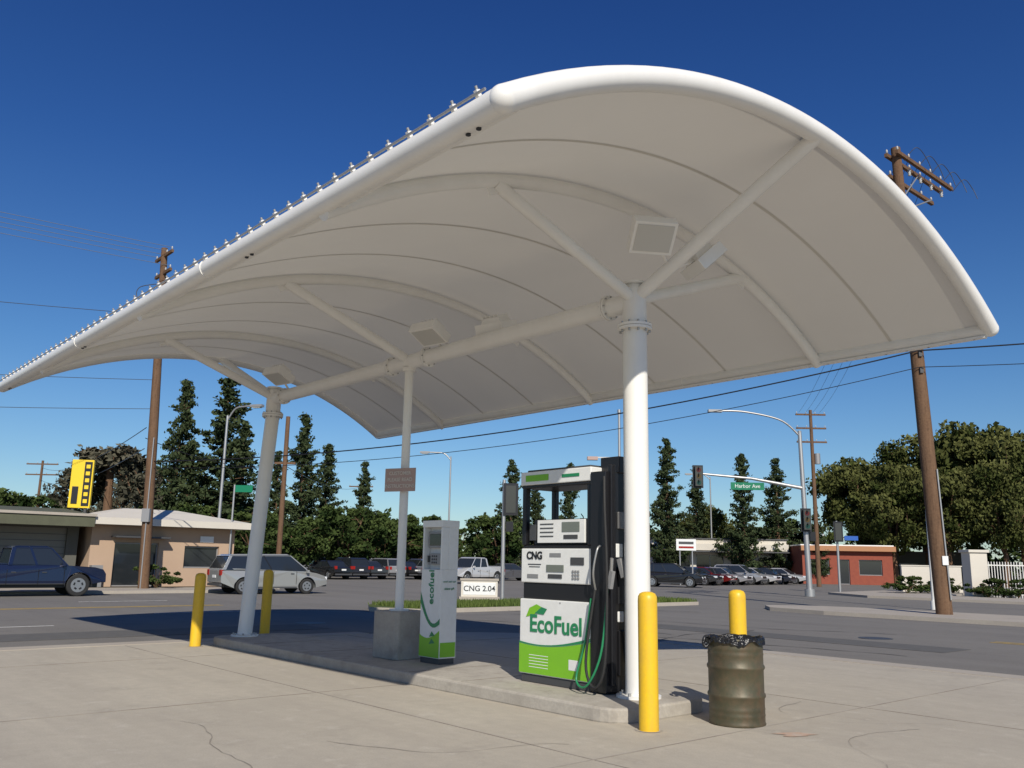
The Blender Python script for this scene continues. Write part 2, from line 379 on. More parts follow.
# ------------------------------------------------------------ dispenser
ds=empty('fuel_dispenser',LOC,ANG)
s0,s1=3.02,4.25; q0,q1=-.42,.2; cx=(s0+s1)/2; cy=(q0+q1)/2; ww=s1-s0; dd=q1-q0
b=MB()
b.box((cx,cy,.20),(ww-.04,dd-.04,.10),'dgrey')
b.box((cx,cy,.70),(ww,dd,.90),'pwhite')
b.box((cx,cy,1.25),(ww-.05,dd-.06,.2),'black')
b.box((cx,cy,1.56),(ww,dd-.02,.42),'pwhite')
b.box((cx,cy,1.79),(ww-.03,dd-.04,.04),'black')
b.box((cx-.03,cy,1.97),(ww-.30,dd-.12,.32),'black')
for s_ in(s0+.04,s1-.04):
    for q in(q0+.05,q1-.05): b.box((s_,q,2.19),(.07,.08,.76),'black')
b.box((cx,cy,2.655),(ww+.02,dd+.02,.17),'pwhite'); b.box((cx,cy,2.55),(ww,dd,.04),'black')
b.box((cx,cy,2.755),(ww-.1,dd-.1,.03),'dgrey')
b.obj('cabinet',ds,bevel=.012)
def face(pts,k,name,off,parent):
    b=MB(); b.add([((s1-x),q1+off,z) for x,z in pts],[tuple(range(len(pts)))],k); return b.obj(name,parent)
face([(0.0,.262),(ww,.262),(ww,.70)]+[(ww-ww*t,.70-.11*math.sin(t*2.2)) for t in np.linspace(.1,1,12)],'lime','green_swoosh',.003,ds)
face([(x,.725-.11*math.sin((ww-x)/ww*2.2)-.02) for x in np.linspace(0,ww,14)]+[(x,.765-.135*math.sin((ww-x)/ww*2.2)-.02) for x in np.linspace(ww,0,14)],'dgreen','swoosh_line',.006,ds)
text('EcoFuel',.29,(s1-.64,q1+.006,.85),(-1,0,0),(0,0,1),'dgreen','logo_text',ds,bold=.006)
face([(.12,.93),(.18,1.04),(.31,1.09),(.43,1.05),(.36,1.0),(.23,.955)],'lime','leaf',.006,ds)
face([(.28,.98),(.40,1.06),(.50,1.04),(.44,.97)],'dgreen','leaf',.0075,ds)
text('CNG',.13,(s1-.25,q1-.004,1.68),(-1,0,0),(0,0,1),'black','product_text',ds,bold=.004)
b=MB()
b.box((s1-.62,q1-.006,1.53),(.30,.012,.085),'screen'); b.box((s1-.62,q1-.006,1.435),(.24,.012,.05),'dgrey'); b.box((s1-1.0,q1-.006,1.62),(.22,.012,.09),'dgrey'); b.box((s1-.22,q1-.008,1.43),(.2,.01,.05),'grey')
b.box((s1-.62,q1-.01,1.69),(.2,.01,.05),'grey'); b.box((s1-.25,q1-.008,1.575),(.24,.008,.012),'dgrey'); b.box((s1-.25,q1-.008,1.545),(.2,.008,.01),'dgrey')
for r in range(3):
    for c in range(3): b.box((s1-.93-c*.045,q1-.004,1.50-r*.04),(.03,.012,.026),'grey')
b.box((s1-.70,q1-.035,1.98),(.82,.04,.28),'pwhite')
for r in range(4): b.box((s1-.46,q1-.012,2.07-r*.05),(.24,.008,.014),'dgrey')
b.box((s1-.88,q1-.012,2.03),(.3,.008,.12),'screen'); b.box((s1-.88,q1-.012,1.91),(.24,.008,.05),'dgrey')
b.box((s1-.18,q1-.05,1.97),(.12,.03,.2),'dgrey')
b.box((s1-.3,q1+.014,2.655),(.42,.006,.08),'lime'); b.box((s1-.9,q1+.014,2.655),(.3,.006,.04),'dgreen')
for r in range(5): b.box((s1-.35,q1+.002,.34+.035*r),(.34,.006,.009),'pwhite')
b.box((s1-.95,q1+.002,.42),(.16,.006,.12),'pwhite')
b.box((s1-.72,q1+.001,1.12),(.02,.006,.02),'steel')
b.obj('display',ds,bevel=.003)
b=MB()
hx=2.78
b.box((hx+.1,cy,1.42),(.24,dd+.06,2.5),'black'); b.box((hx+.1,cy,2.76),(.3,.26,.2),'black')
b.box((hx-.03,cy-.22,1.5),(.06,.1,2.5),'dgrey'); b.box((hx-.03,cy+.24,1.5),(.06,.08,2.5),'black')
b.box((hx-.05,cy,1.35),(.10,.24,.42),'dgrey'); b.box((hx-.03,cy,.6),(.05,.3,.5),'black'); b.box((hx-.04,cy,2.1),(.06,.26,.2),'grey')
b.box((hx-.03,cy+.12,1.75),(.02,.12,.16),'pwhite'); b.box((hx-.03,cy+.1,1.0),(.02,.1,.12),'pwhite')
b.obj('hose_cabinet',ds,bevel=.01)
def bez(pts,n=30):
    pts=[Vector(p) for p in pts]; out=[]
    for i in range(len(pts)-1):
        p0=pts[max(i-1,0)];p1=pts[i];p2=pts[i+1];p3=pts[min(i+2,len(pts)-1)]
        for k in range(n//(len(pts)-1)+1):
            t=k/(n//(len(pts)-1)+1)
            out.append(.5*((2*p1)+(p2-p0)*t+(2*p0-5*p1+4*p2-p3)*t*t+(3*p1-p0-3*p2+p3)*t**3))
    return out+[pts[-1]]
M['ghose']=mat('green_hose',(.02,.22,.09),.4)
b=MB()
b.tube(bez([(2.75,.26,2.6),(2.68,.33,2.2),(2.64,.34,1.4),(2.66,.36,.5),(2.8,.38,.24),(2.95,.36,.5),(2.88,.28,1.3)]),.016,'rubber',8)
b.tube(bez([(2.74,.22,1.45),(2.68,.3,1.2),(2.72,.36,.6),(2.9,.40,.25),(3.12,.34,.3),(3.04,.28,.7),(2.96,.26,1.2)]),.013,'ghose',8)
b.tube(bez([(2.7,-.3,2.6),(2.62,-.28,1.8),(2.62,-.2,.8),(2.7,-.1,.5),(2.66,0,1.2)]),.016,'rubber',8)
b.box((2.66,.06,1.55),(.05,.06,.22),'grey',ry=.3); b.box((2.64,.27,1.42),(.05,.05,.2),'grey',ry=-.2); b.cyl((2.64,.27,1.5),(2.6,.3,1.66),.02,'steel',n=8)
b.tube(bez([(2.9,.25,1.3),(2.85,.34,1.5),(2.8,.33,1.75),(2.82,.25,1.8)]),.012,'steel',8)
b.obj('hoses',ds)

ks=empty('payment_kiosk',LOC,ANG)
k0,k1,kq0,kq1=6.12,6.60,-.25,.05
b=MB(); kcx=(k0+k1)/2;kcy=(kq0+kq1)/2
b.box((kcx,kcy,.19),(k1-k0-.03,kq1-kq0-.03,.08),'dgrey')
b.box((kcx,kcy,.85),(k1-k0,kq1-kq0,1.24),'pwhite')
b.box((kcx,kcy-.06,1.78),(k1-k0,kq1-kq0-.12,.62),'pwhite'); b.box((kcx,kcy+.0,2.13),(k1-k0+.02,kq1-kq0+.01,.10),'pwhite')
for s_ in(k0+.02,k1-.02): b.box((s_,kq1-.06,1.775),(.036,.12,.61),'pwhite')
b.box((kcx,kq1-.085,1.90),(.34,.06,.24),'grey'); b.box((kcx,kq1-.052,1.90),(.27,.012,.17),'glass'); b.box((kcx,kq1-.08,1.62),(.3,.07,.16),'grey')
for r in range(3):
    for c in range(3): b.box((kcx-.05+c*.05,kq1-.043,1.66-r*.045),(.03,.012,.028),'dgrey')
b.box((kcx+.13,kq1-.043,1.62),(.06,.012,.1),'black')
b.obj('body',ks,bevel=.01)
b=MB()
b.add([(k1-x,kq1+.003,z) for x,z in [(0,.24),(.48,.24),(.48,.62)]+[(.48*(1-t),.62-.12*math.sin(t*2.5)) for t in np.linspace(.1,1,8)]],[tuple(range(11))],'lime')
b.add([(k1-x,kq1+.004,z) for x,z in [(x,1.0-.5*x-.2*math.sin(x*6)) for x in np.linspace(0,.48,10)]+[(x,1.15-.62*x-.26*math.sin(x*6)) for x in np.linspace(.48,0,10)]],[tuple(range(20))],'dgreen')
for z in(.42,.52): b.add([(k1-.24,kq1+.006,z),(k1-.38,kq1+.006,z+.02),(k1-.30,kq1+.006,z+.08)],[(0,1,2)],'dgreen')
b.obj('graphics',ks)
text('ecofuel',.17,(kcx-.02,kq1+.006,1.22),(0,0,1),(1,0,0),'dgreen','logo_text',ks,bold=.002)
text('Fast. Clean. Secure',.03,(k0-.006,kcy,1.3),(0,1,0),(0,0,1),'dgreen','side_text',ks)
text('Pay inside',.045,(k0-.006,kcy,1.2),(0,1,0),(0,0,1),'dgreen','side_text',ks)
b=MB(); b.box((k0-.003,kcy,.35),(.006,kq1-kq0-.03,.2),'lime'); b.obj('side_graphic',ks)

# ------------------------------------------------------------ bollards / barrel
def bollard(x,y,h,r=.098):
    b=MB(); b.lathe((0,0,0),[(r,-.02),(r,h-.09),(r*.97,h-.05),(r*.8,h-.02),(r*.45,h-.004),(0,h)],'yellow',28)
    b.lathe((0,0,0),[(r+.0,-.005),(r+.03,.006),(r+.045,.004)],'concrete2',20)
    b.obj('bollard',loc=(x,y,0))
bollard(1.41,9.11,1.33); bollard(2.66,10.45,1.33); bollard(-5.66,16.5,1.30); bollard(-4.86,18.15,1.36)
tb=empty('trash_barrel',(2.40,9.58,0)); 
b=MB(); r=.283; H=.86
prof=[(0,.01),(r-.02,.01),(r,.0),(r+.008,.012),(r,.03)]
mid=[]
for zc in(.29,.57): mid+=[(r,zc-.03),(r+.012,zc-.012),(r+.014,zc),(r+.012,zc+.012),(r,zc+.03)]
for zc in (.1,.16,.70,.76): mid+=[(r,zc-.015),(r+.004,zc),(r,zc+.015)]
prof=prof+sorted(mid,key=lambda p:p[1])
prof+=[(r,H-.03),(r+.012,H-.02),(r+.012,H),(r-.004,H)]+[(r-.012,H-.05),(r-.012,.3),(0,.29)]
b.lathe((0,0,0),prof,'drum',44)
# dents
for i,v in enumerate(b.v):
    a=math.atan2(v[1],v[0]); d=.012*math.exp(-((a+1.9)/.25)**2-((v[2]-.42)/.1)**2)+.009*math.exp(-((a+1.1)/.2)**2-((v[2]-.68)/.08)**2); rr=math.hypot(v[0],v[1])
    if rr>.25: b.v[i]=(v[0]*(1-d/rr),v[1]*(1-d/rr),v[2])
b.obj('drum',tb)
n=96; vs=[];fs=[]
prof=[(-.03,-.35),(-.026,-.06),(-.014,.004),(.004,.012),(.017,.004),(.021,-.02),(.022,-.05)]
for i,(dr,dz) in enumerate(prof):
    for j in range(n):
        a=2*math.pi*j/n; am=.004+.003*(i>3)
        rr=r+dr+am*math.sin(a*13+i*.4)+am*.7*math.sin(a*23+2+i)+abs(RNG.normal(0,.002))
        zz=H+dz+(.006*math.sin(a*5+1)+.004*math.sin(a*9)+RNG.normal(0,.002))*(1 if i<5 else 3.2)
        vs.append((rr*math.cos(a),rr*math.sin(a),zz))
for i in range(len(prof)-1):
    for j in range(n): a=i*n+j;c=i*n+(j+1)%n; fs.append((a,c,c+n,a+n))
b=MB(); b.add(vs,fs,'bag',True); b.tube(bez([(-.29,-.04,.87),(-.33,-.06,.86),(-.35,-.09,.80),(-.325,-.1,.77),(-.30,-.08,.80)]),.018,'bag',8)
b.lathe((0,0,.45),[(.0,.12),(.12,.14),(.2,.08),(.27,.05)],'bag',14)
b.obj('bin_liner',tb)

# ------------------------------------------------------------ vehicles
def paint(name,c,metal=.3):
    m=mat(name,c,.25,metal); m.node_tree.nodes['Principled BSDF'].inputs['Coat Weight'].default_value=.6; return m
def car_mesh(kind,col):
    P=paint('car_paint',col); b=MB(); W=.92
    if kind=='sedan':
        Ln=4.7; wb=(-1.38,1.38); rw=.33
        top=[(-2.35,.55),(-2.33,.88),(-2.15,.97),(-1.6,1.0),(-.9,.97),(.2,.93),(.85,.92),(1.6,.84),(2.1,.74),(2.33,.6),(2.37,.42)]
        gb=[(-1.75,.98),(1.05,.9)]; gt=[(-.95,1.42),(.15,1.43)]; 
    elif kind=='van':
        Ln=5.1; wb=(-1.5,1.5); rw=.34
        top=[(-2.5,.5),(-2.52,1.0),(-2.47,1.10),(-1.6,1.10),(-.5,1.06),(.7,1.01),(1.3,1.0),(1.9,.93),(2.35,.8),(2.5,.62),(2.53,.42)]
        gb=[(-2.46,1.08),(1.7,.95)]; gt=[(-2.15,1.68),(.65,1.73)]
    elif kind=='suv':
        Ln=4.7; wb=(-1.35,1.38); rw=.37
        top=[(-2.3,.55),(-2.33,1.0),(-2.25,1.1),(-1.4,1.1),(-.4,1.07),(.9,1.04),(1.7,.98),(2.15,.88),(2.3,.7),(2.33,.48)]
        gb=[(-2.2,1.08),(1.25,1.03)]; gt=[(-1.85,1.66),(.3,1.68)]
    else:
        Ln=5.7; wb=(-1.75,1.8); rw=.42
        top=[(-2.8,.62),(-2.83,1.22),(-.78,1.23),(-.72,1.2),(.2,1.18),(1.2,1.17),(1.5,1.15),(2.35,1.10),(2.68,1.02),(2.8,.85),(2.82,.55)]
        gb=[(-.70,1.19),(1.42,1.15)]; gt=[(-.58,1.83),(.72,1.85)]
    zb=.26 if kind!='pickup' else .46
    bot=[]
    for c in wb[::-1]:
        ra=rw+.07
        a0=math.asin(max(-1,min(1,(zb-rw)/ra)))
        for i in range(13):
            a=a0+(math.pi-2*a0)*i/12; bot.append((c+ra*math.cos(a),rw+ra*math.sin(a)))
    poly=top+bot
    def hw(z,x): 
        f=1-.10*max(0,(abs(x)-Ln*.36)/(Ln*.14))**2
        return (W-.05*max(0,(.62-z)/.35)-.035*max(0,(z-.8)/.3))*f
    n=len(poly); V=[(x,-hw(z,x),z) for x,z in poly]+[(x,hw(z,x),z) for x,z in poly]
    Fs=[tuple(range(n)),tuple(range(2*n-1,n-1,-1))]+[((i+1)%n,i,n+i,n+(i+1)%n) for i in range(n)]
    b.add(V,Fs,'carpaint')
    b.box((0,0,.47),(Ln*.9,1.3,.3),'black')
    (xb0,zb0),(xb1,zb1)=gb; (xt0,zt0),(xt1,zt1)=gt; yb,yt=W-.06,W-.20
    G=[(xb0,-yb,zb0-.03),(xb1,-yb,zb1-.03),(xb1,yb,zb1-.03),(xb0,yb,zb0-.03),(xt0,-yt,zt0-.02),(xt1,-yt,zt1-.02),(xt1,yt,zt1-.02),(xt0,yt,zt0-.02)]
    b.add(G,[(0,1,5,4),(1,2,6,5),(2,3,7,6),(3,0,4,7),(4,5,6,7)],'glass')
    rf=[(xt0-.06,-yt-.02,zt0-.05),(xt1+.08,-yt-.02,zt1-.06),(xt1+.08,yt+.02,zt1-.06),(xt0-.06,yt+.02,zt0-.05),(xt0+.1,-yt+.08,zt0+.035),(xt1-.12,-yt+.08,zt1+.03),(xt1-.12,yt-.08,zt1+.03),(xt0+.1,yt-.08,zt0+.035)]
    b.add(rf,[(3,2,1,0),(4,5,6,7),(0,1,5,4),(1,2,6,5),(2,3,7,6),(3,0,4,7)],'carpaint')
    def pil(t0,t1,wd,k='carpaint'):
        for sg in(-1,1):
            p0=Vector((t0[0],sg*(yb+.004),t0[1]-.03)); p1=Vector((t1[0],sg*(yt+.008),t1[1]-.03))
            ex=Vector((wd/2,0,0)); o=Vector((0,sg*.012,0))
            b.add([p0-ex,p0+ex,p1+ex,p1-ex,p0-ex+o,p0+ex+o,p1+ex+o,p1-ex+o],[(4,5,6,7),(0,1,5,4),(1,2,6,5),(2,3,7,6),(3,0,4,7)],k)
    lerp=lambda t:((xb0+(xb1-xb0)*t,zb0+(zb1-zb0)*t),(xt0+(xt1-xt0)*t,zt0+(zt1-zt0)*t))
    pil((xb0+.06,zb0),(xt0+.04,zt0),.14); pil((xb1-.03,zb1),(xt1,zt1),.07)
    if kind=='pickup': pil(*lerp(.46),.09)
    else: pil(*lerp(.55),.05,'black'); 
    if kind in('van','suv'): pil(*lerp(.28),.05,'black')
    if kind=='pickup':
        b.box((-1.8,0,1.225),(1.85,1.5,.03),'black'); b.box((-2.79,0,1.235),(.06,1.6,.05),'carpaint')
    for sg in(-1,1):
        for x in ([-.15,.95,-1.15] if kind!='pickup' else [-.72,.35,1.25]):
            b.box((x,sg*(W-.004),.72),(.014,.02,.56),'black')
        for x in ([-.35,.75] if kind!='pickup' else [-.5,.55]): b.box((x,sg*(W-.005),.90),(.16,.04,.03),'dgrey')
        b.box((gb[1][0]-.25,sg*(W+.06),gb[1][1]+.05),(.1,.18,.13),'carpaint')
        b.box((0,sg*(W-.045),zb+.03),(wb[1]*2-1.0,.05,.07),'dgrey')
        for x in wb:
            ra=rw+.075; pts=[(x+ra*math.cos(a),sg*(W-.035),rw+ra*math.sin(a)) for a in np.linspace(-.1,math.pi+.1,15)]; b.tube(pts,.022,'black',6)
    xr=top[0][0]; xf=top[-1][0]
    for sg in(-1,1):
        b.box((xr+.04,sg*(W-.2),.92),(.16,.2,.24),'tail'); b.box((xf-.12,sg*(W-.24),.70),(.22,.26,.14),'head')
    b.box((xf-.02,0,.64),(.06,.9,.16),'black'); b.box((xf-.04,0,zb+.12),(.1,1.5,.12),'dgrey'); b.box((xr+.03,0,zb+.14),(.1,1.5,.12),'dgrey' if kind!='pickup' else 'steel'); b.box((xr-.01,0,.75),(.03,.4,.12),'pwhite')
    for x in wb:
        for sg in(-1,1):
            y=sg*(W-.14)
            b.tube([(x,y-.1,rw),(x,y-.085,rw),(x,y+.085,rw),(x,y+.1,rw)],[rw-.03,rw,rw,rw-.03],'tyre',24)
            yo=y+sg*.103; b.tube([(x,yo-sg*.01,rw),(x,yo,rw)],[rw*.66,rw*.64],'rim',20)
            for k in range(5):
                a=k*2*math.pi/5+.3; b.box((x+rw*.36*math.cos(a),yo+sg*.004,rw+rw*.36*math.sin(a)),(rw*.15,.006,rw*.24),'black',ry=-a)
    me_o=b.obj('tmp_car',mats={'carpaint':P})
    bv=me_o.modifiers.new('b','BEVEL'); bv.width=.03; bv.segments=2; bv.limit_method='ANGLE'; bv.angle_limit=math.radians(35)
    dg=bpy.context.evaluated_depsgraph_get(); me=bpy.data.meshes.new_from_object(me_o.evaluated_get(dg)); bpy.data.objects.remove(me_o)
    return me
M['carpaint']=M['white']
_car={}
def car(name,kind,col,x,y,rz,z=0):
    k=(kind,col)
    if k not in _car: _car[k]=car_mesh(kind,col)
    return link(name,_car[k],(x,y,z),rz)
car('pickup_truck','pickup',(.012,.02,.055),-18.6,34.3,RT)
car('minivan','van',(.33,.34,.335),-10.95,40.9,RT-.05)
cols=[(.02,.02,.022),(.35,.35,.36),(.03,.035,.05),(.6,.6,.6),(.18,.01,.01),(.05,.05,.05),(.1,.1,.11)]
def X(px,Y): return (px-509)/890*Y
i=0
for px in (330,347,365,383,401,419):
    car('parked_car',['sedan','suv','sedan','suv'][i%4],cols[[0,2,5,1,0,6,2][i%7]],X(px,72+1.2*i),72+1.2*i,RT+1.57+random.uniform(-.05,.05)); i+=1
for j,px in enumerate((335,352,376,410,436)):
    car('parked_car',['suv','sedan'][j%2],cols[[6,0,1,5,3,0][j]],X(px,88),88,.3)
car('pickup_truck','pickup',(.62,.62,.62),X(474,66),66,-2.2)
for j,(px,Y,c,k,rz) in enumerate([(672,66,0,'suv',-.35),(706,76,4,'sedan',-.6),(722,77,1,'sedan',-.6),(738,79,1,'suv',-.6),(752,81,3,'sedan',-.6),(767,83,2,'sedan',-.6),(692,74,5,'sedan',-.6),(782,86,3,'sedan',-.6),(445,76,1,'suv',.5),(510,78,6,'sedan',.5),(575,80,3,'sedan',.5)]):
    car('parked_car',k,cols[c],X(px,Y),Y,rz)

# ------------------------------------------------------------ buildings
def building(name,loc,rz,w,d,h,wallk,openings,roofk,fascia=None,extra=None):
    root=empty(name,loc,rz)
    b=MB()
    xs=sorted(set([0,w]+[o[0] for o in openings]+[o[1] for o in openings])); zs=sorted(set([0,h]+[o[2] for o in openings]+[o[3] for o in openings]))
    for i in range(len(xs)-1):
        for j in range(len(zs)-1):
            x0,x1,z0,z1=xs[i],xs[i+1],zs[j],zs[j+1]; xm,zm=(x0+x1)/2,(z0+z1)/2
            if not any(o[0]<xm<o[1] and o[2]<zm<o[3] for o in openings):
                b.add([(x0,0,z0),(x1,0,z0),(x1,0,z1),(x0,0,z1)],[(0,1,2,3)],wallk)
    for x0,x1,z0,z1,k in openings:
        r=.22
        b.add([(x0,0,z0),(x1,0,z0),(x1,0,z1),(x0,0,z1),(x0,r,z0),(x1,r,z0),(x1,r,z1),(x0,r,z1)],[(0,4,5,1),(1,5,6,2),(2,6,7,3),(3,7,4,0)],wallk)
    b.add([(0,0,0),(0,d,0),(0,d,h),(0,0,h)],[(0,3,2,1)],wallk); b.add([(w,0,0),(w,d,0),(w,d,h),(w,0,h)],[(0,1,2,3)],wallk); b.add([(0,d,0),(w,d,0),(w,d,h),(0,d,h)],[(3,2,1,0)],wallk)
    b.obj('walls',root)
    b=MB()
    for x0,x1,z0,z1,k in openings:
        b.add([(x0,.2,z0),(x1,.2,z0),(x1,.2,z1),(x0,.2,z1)],[(0,1,2,3)],k)
        n=max(1,int((x1-x0)/1.3))
        if k=='glass':
            for t in range(n+1): b.box((x0+.03+(x1-x0-.06)*t/n,.17,(z0+z1)/2),(.06,.05,z1-z0),'grey')
            b.box(((x0+x1)/2,.166,z1-.04),(x1-x0-.14,.04,.06),'grey'); b.box(((x0+x1)/2,.166,z0+.04),(x1-x0-.14,.04,.06),'grey')
        else:
            for t in range(int((z1-z0)/.3)): b.box(((x0+x1)/2,.19,z0+.3*t+.3),(x1-x0-.01,.02,.02),'dgrey')
    b.obj('windows_and_doors',root)
    b=MB(); b.box((w/2,d/2,h+.06),(w+.3,d+.3,.12),roofk)
    if fascia: 
        for a in fascia: b.box(*a)
    b.obj('roof',root,bevel=.02)
    if extra: extra(root)
    return root
M['stucco']=mat('tan_stucco',(.46,.33,.23),.9,noise=[(.6,.4,(.40,.28,.2))],bump=(30,.3,.01))
M['olive']=mat('olive_roof',(.10,.105,.065),.8,noise=(2,.5,(.07,.07,.045)))
M['wwall']=mat('white_wall',(.62,.58,.5),.85,noise=(.5,.4,(.52,.48,.42)))
M['redwall']=mat('red_brick_wall',(.27,.07,.04),.9,noise=(3,.5,(.2,.05,.035)))
M['greydoor']=mat('rolling_door',(.20,.195,.17),.6)
M['darkwall']=mat('dark_wall',(.10,.10,.085),.8)
M['orangewall']=mat('orange_wall',(.40,.2,.1),.85)
M['yellowsign']=mat('yellow_sign',(.78,.55,.01),.5)
p=SW(41,-12,.1)
def ex1(root):
    b=MB()
    b.add([(-.8,-1.6,3.3),(16.9,-1.6,3.3),(16.9,3.5,3.75),(-.8,3.5,3.75),(-.8,-1.6,2.75),(16.9,-1.6,2.75),(16.9,3.5,3.0),(-.8,3.5,3.0)],[(0,1,2,3),(7,6,5,4),(4,5,1,0),(5,6,2,1),(7,4,0,3)],'olive')
    b.box((8,-1.62,3.28),(17.9,.1,.12),'sidewalk'); b.obj('sloped_roof',root)
    b=MB()
    for x in(-.3,4,8.2,12.4): b.box((x,-1.3,1.35),(.14,.14,2.75),'darkwall')
    b.box((6,1.5,4.0),(1.4,1.2,.8),'grey'); b.box((11,2.5,4.0),(1.2,1.0,.6),'grey'); b.obj('porch_posts',root)
building('auto_shop',tuple(p),RT,16.7,9,3.0,'darkwall',[(1,4.5,.0,2.4,'glass'),(5.5,8.5,.6,2.3,'glass'),(9.4,11.4,0,2.3,'glass'),(12.7,16.2,.0,2.7,'greydoor')],'olive',extra=ex1)
p=SW(40.4,5.1,.1)
def ex2(root):
    b=MB()
    b.add([(-.5,-.9,2.9),(7.6,-.9,2.9),(7.6,7.5,2.9),(-.5,7.5,2.9),(-.5,-.9,3.22),(7.6,-.9,3.22),(7.6,7.5,3.22),(-.5,7.5,3.22)],[(3,2,1,0),(0,1,5,4),(1,2,6,5),(2,3,7,6),(3,0,4,7)],'wwall')
    b.add([(-.5,-.9,3.22),(7.6,-.9,3.22),(7.6,7.5,3.22),(-.5,7.5,3.22),(2.2,2.5,3.85),(4.9,2.5,3.85),(4.9,4.5,3.85),(2.2,4.5,3.85)],[(0,1,5,4),(1,2,6,5),(2,3,7,6),(3,0,4,7),(4,5,6,7)],'wwall')
    b.obj('hipped_roof',root)
    b=MB(); b.box((2.2,-.35,2.35),(2.6,.7,.08),'dgrey'); b.box((5.6,-.03,2.35),(.7,.05,.3),'pwhite'); b.box((.3,-.2,.5),(.5,.4,1.0),'grey'); b.obj('awning',root)
building('stucco_office',tuple(p),RT,7.1,7,2.9,'stucco',[(1.1,3.2,.0,2.1,'glass'),(4.5,6.3,.9,2.0,'glass')],'wwall',extra=ex2)
building('retail_building',(X(652,95),95,0),-.12,14,12,4.3,'wwall',[(1,4,.3,2.7,'glass'),(4.6,7.5,.3,2.7,'glass'),(8.2,10.6,0,2.7,'glass'),(11,13.4,.3,2.7,'glass')],'dgrey',fascia=[((7,-.25,3.5),(14.2,.5,.7),'wwall'),((7,-.9,3.0),(14,1.8,.12),'dgrey')])
building('brick_building',(X(802,88),88,0),-.10,8.6,9,3.7,'redwall',[(.8,2.6,.9,2.4,'glass'),(3.4,4.5,.0,2.4,'glass'),(5.4,7.6,.9,2.4,'glass')],'pwhite',fascia=[((4.3,-.3,3.45),(9.0,.6,.5),'orangewall')])
building('beige_building',(X(520,105),105,0),.0,12,10,4.2,'stucco',[(1,3.5,.8,2.4,'glass'),(5,8,.8,2.4,'glass'),(9.5,11,.0,2.4,'glass')],'orangewall')
building('small_house',(X(355,105),105,0),.0,11,8,3.1,'stucco',[(1,3,.8,2.2,'glass'),(5,7.5,.8,2.2,'glass')],'orangewall',fascia=[((5.5,3.9,3.5),(10,6,.7),'orangewall')])
building('grey_shop',(X(890,100),100,0),-.1,8,8,3.4,'darkwall',[(1,3,.6,2.2,'glass'),(4.5,7,.6,2.2,'glass')],'dgrey')

b=MB(); b.box((0,0,5.2),(1.05,.3,2.5),'yellowsign'); b.box((.28,-.165,5.2),(.36,.03,2.3),'black')
for k in range(6): b.box((.28,-.19,6.1-.36*k),(.2,.02,.2),'yellowsign')
b.box((-.25,-.165,4.6),(.3,.03,.9),'black'); b.cyl((-.3,0,0),(-.3,0,4),.08,'dgrey',n=10); b.cyl((.3,0,0),(.3,0,4),.08,'dgrey',n=10)
b.obj('pylon_sign',loc=(X(75,46),46,.0),rz=.25,bevel=.015)

ps=empty('price_sign',(X(480,33.4),33.4,.0),.12)
b=MB(); b.box((0,0,.16),(1.5,.5,.3),'sidewalk'); b.box((0,0,.6),(1.36,.28,.58),'wwall'); b.box((0,0,.93),(1.44,.34,.08),'sidewalk'); b.box((0,-.145,.6),(1.2,.012,.44),'pwhite'); b.obj('monument',ps,bevel=.01)
text('CNG 2.04',.28,(0,-.155,.6),(1,0,0),(0,0,1),'black','price_text',ps,bold=.003)

M['fencewhite']=mat('fence_white',(.7,.69,.65),.6)
b=MB(); b.box((0,0,1.3),(1.0,1.0,2.6),'wwall'); b.box((0,0,2.68),(1.2,1.2,.16),'wwall'); b.obj('gate_pillar',loc=(X(974,52),52,0),bevel=.02)
b=MB()
for t in np.arange(0,7.2,.16): b.box((t,0,1.05),(.04,.04,2.1),'fencewhite')
b.box((3.6,0,.25),(7.2,.05,.06),'fencewhite'); b.box((3.6,0,1.9),(7.2,.05,.06),'fencewhite')
b.obj('picket_fence',loc=(X(985,52),52,0),rz=-.05)
b=MB(); b.box((2.0,0,.9),(4.0,.2,1.8),'wwall'); b.box((2.0,0,1.83),(4.1,.28,.07),'wwall'); b.obj('boundary_wall',loc=(X(900,60),60,0),rz=0)

# ------------------------------------------------------------ poles & wires
def cat(p,q,sag,n=24):
    p=Vector(p);q=Vector(q); return [p.lerp(q,i/n)-Vector((0,0,4*sag*(i/n)*(1-i/n))) for i in range(n+1)]
def crossarm(b,c,d,l0,l1,z,ins=4,off=0):
    d=Vector((d[0],d[1],0)); nn=Vector((-d.y,d.x,0)); p=Vector(c)+Vector((0,0,z))+nn*off; mid=p+d*((l0+l1)/2)
    b.box(mid,(l1-l0,.12,.14),'brown',rz=math.atan2(d.y,d.x))
    for k in range(ins):
        q=p+d*(l0+.1+(l1-l0-.2)*k/(ins-1)); b.lathe((q.x,q.y,q.z+.06),[(.02,0),(.02,.06),(.05,.08),(.03,.11),(.045,.13),(.02,.19),(0,.2)],'insul',8)
b=MB()
b.tube([(0,0,-.1),(-.18,0,6),(-.48,0,17.1)],[.27,.25,.17],'brown',18)
crossarm(b,(-.46,0,0),T,-.45,4.4,16.75,6,.2); crossarm(b,(-.46,0,0),T,-.45,4.4,16.75,6,-.2); crossarm(b,(-.46,0,0),T,-.3,3.4,15.95,5,.2)
b.tube([(-.42,0,15.0),(.9,1.2,16.6)],.03,'steel',6); b.tube([(-.4,0,14.6),(1.7,1.9,15.9)],.03,'steel',6)
for k in range(5): b.tube(bez([(.1+.8*k,.6+.68*k,16.9),(.5+.8*k,.4+.68*k,17.35),(1.0+.8*k,.7+.68*k,17.1),(1.3+.75*k,.9+.6*k,16.6)]),.014,'dgrey',5)
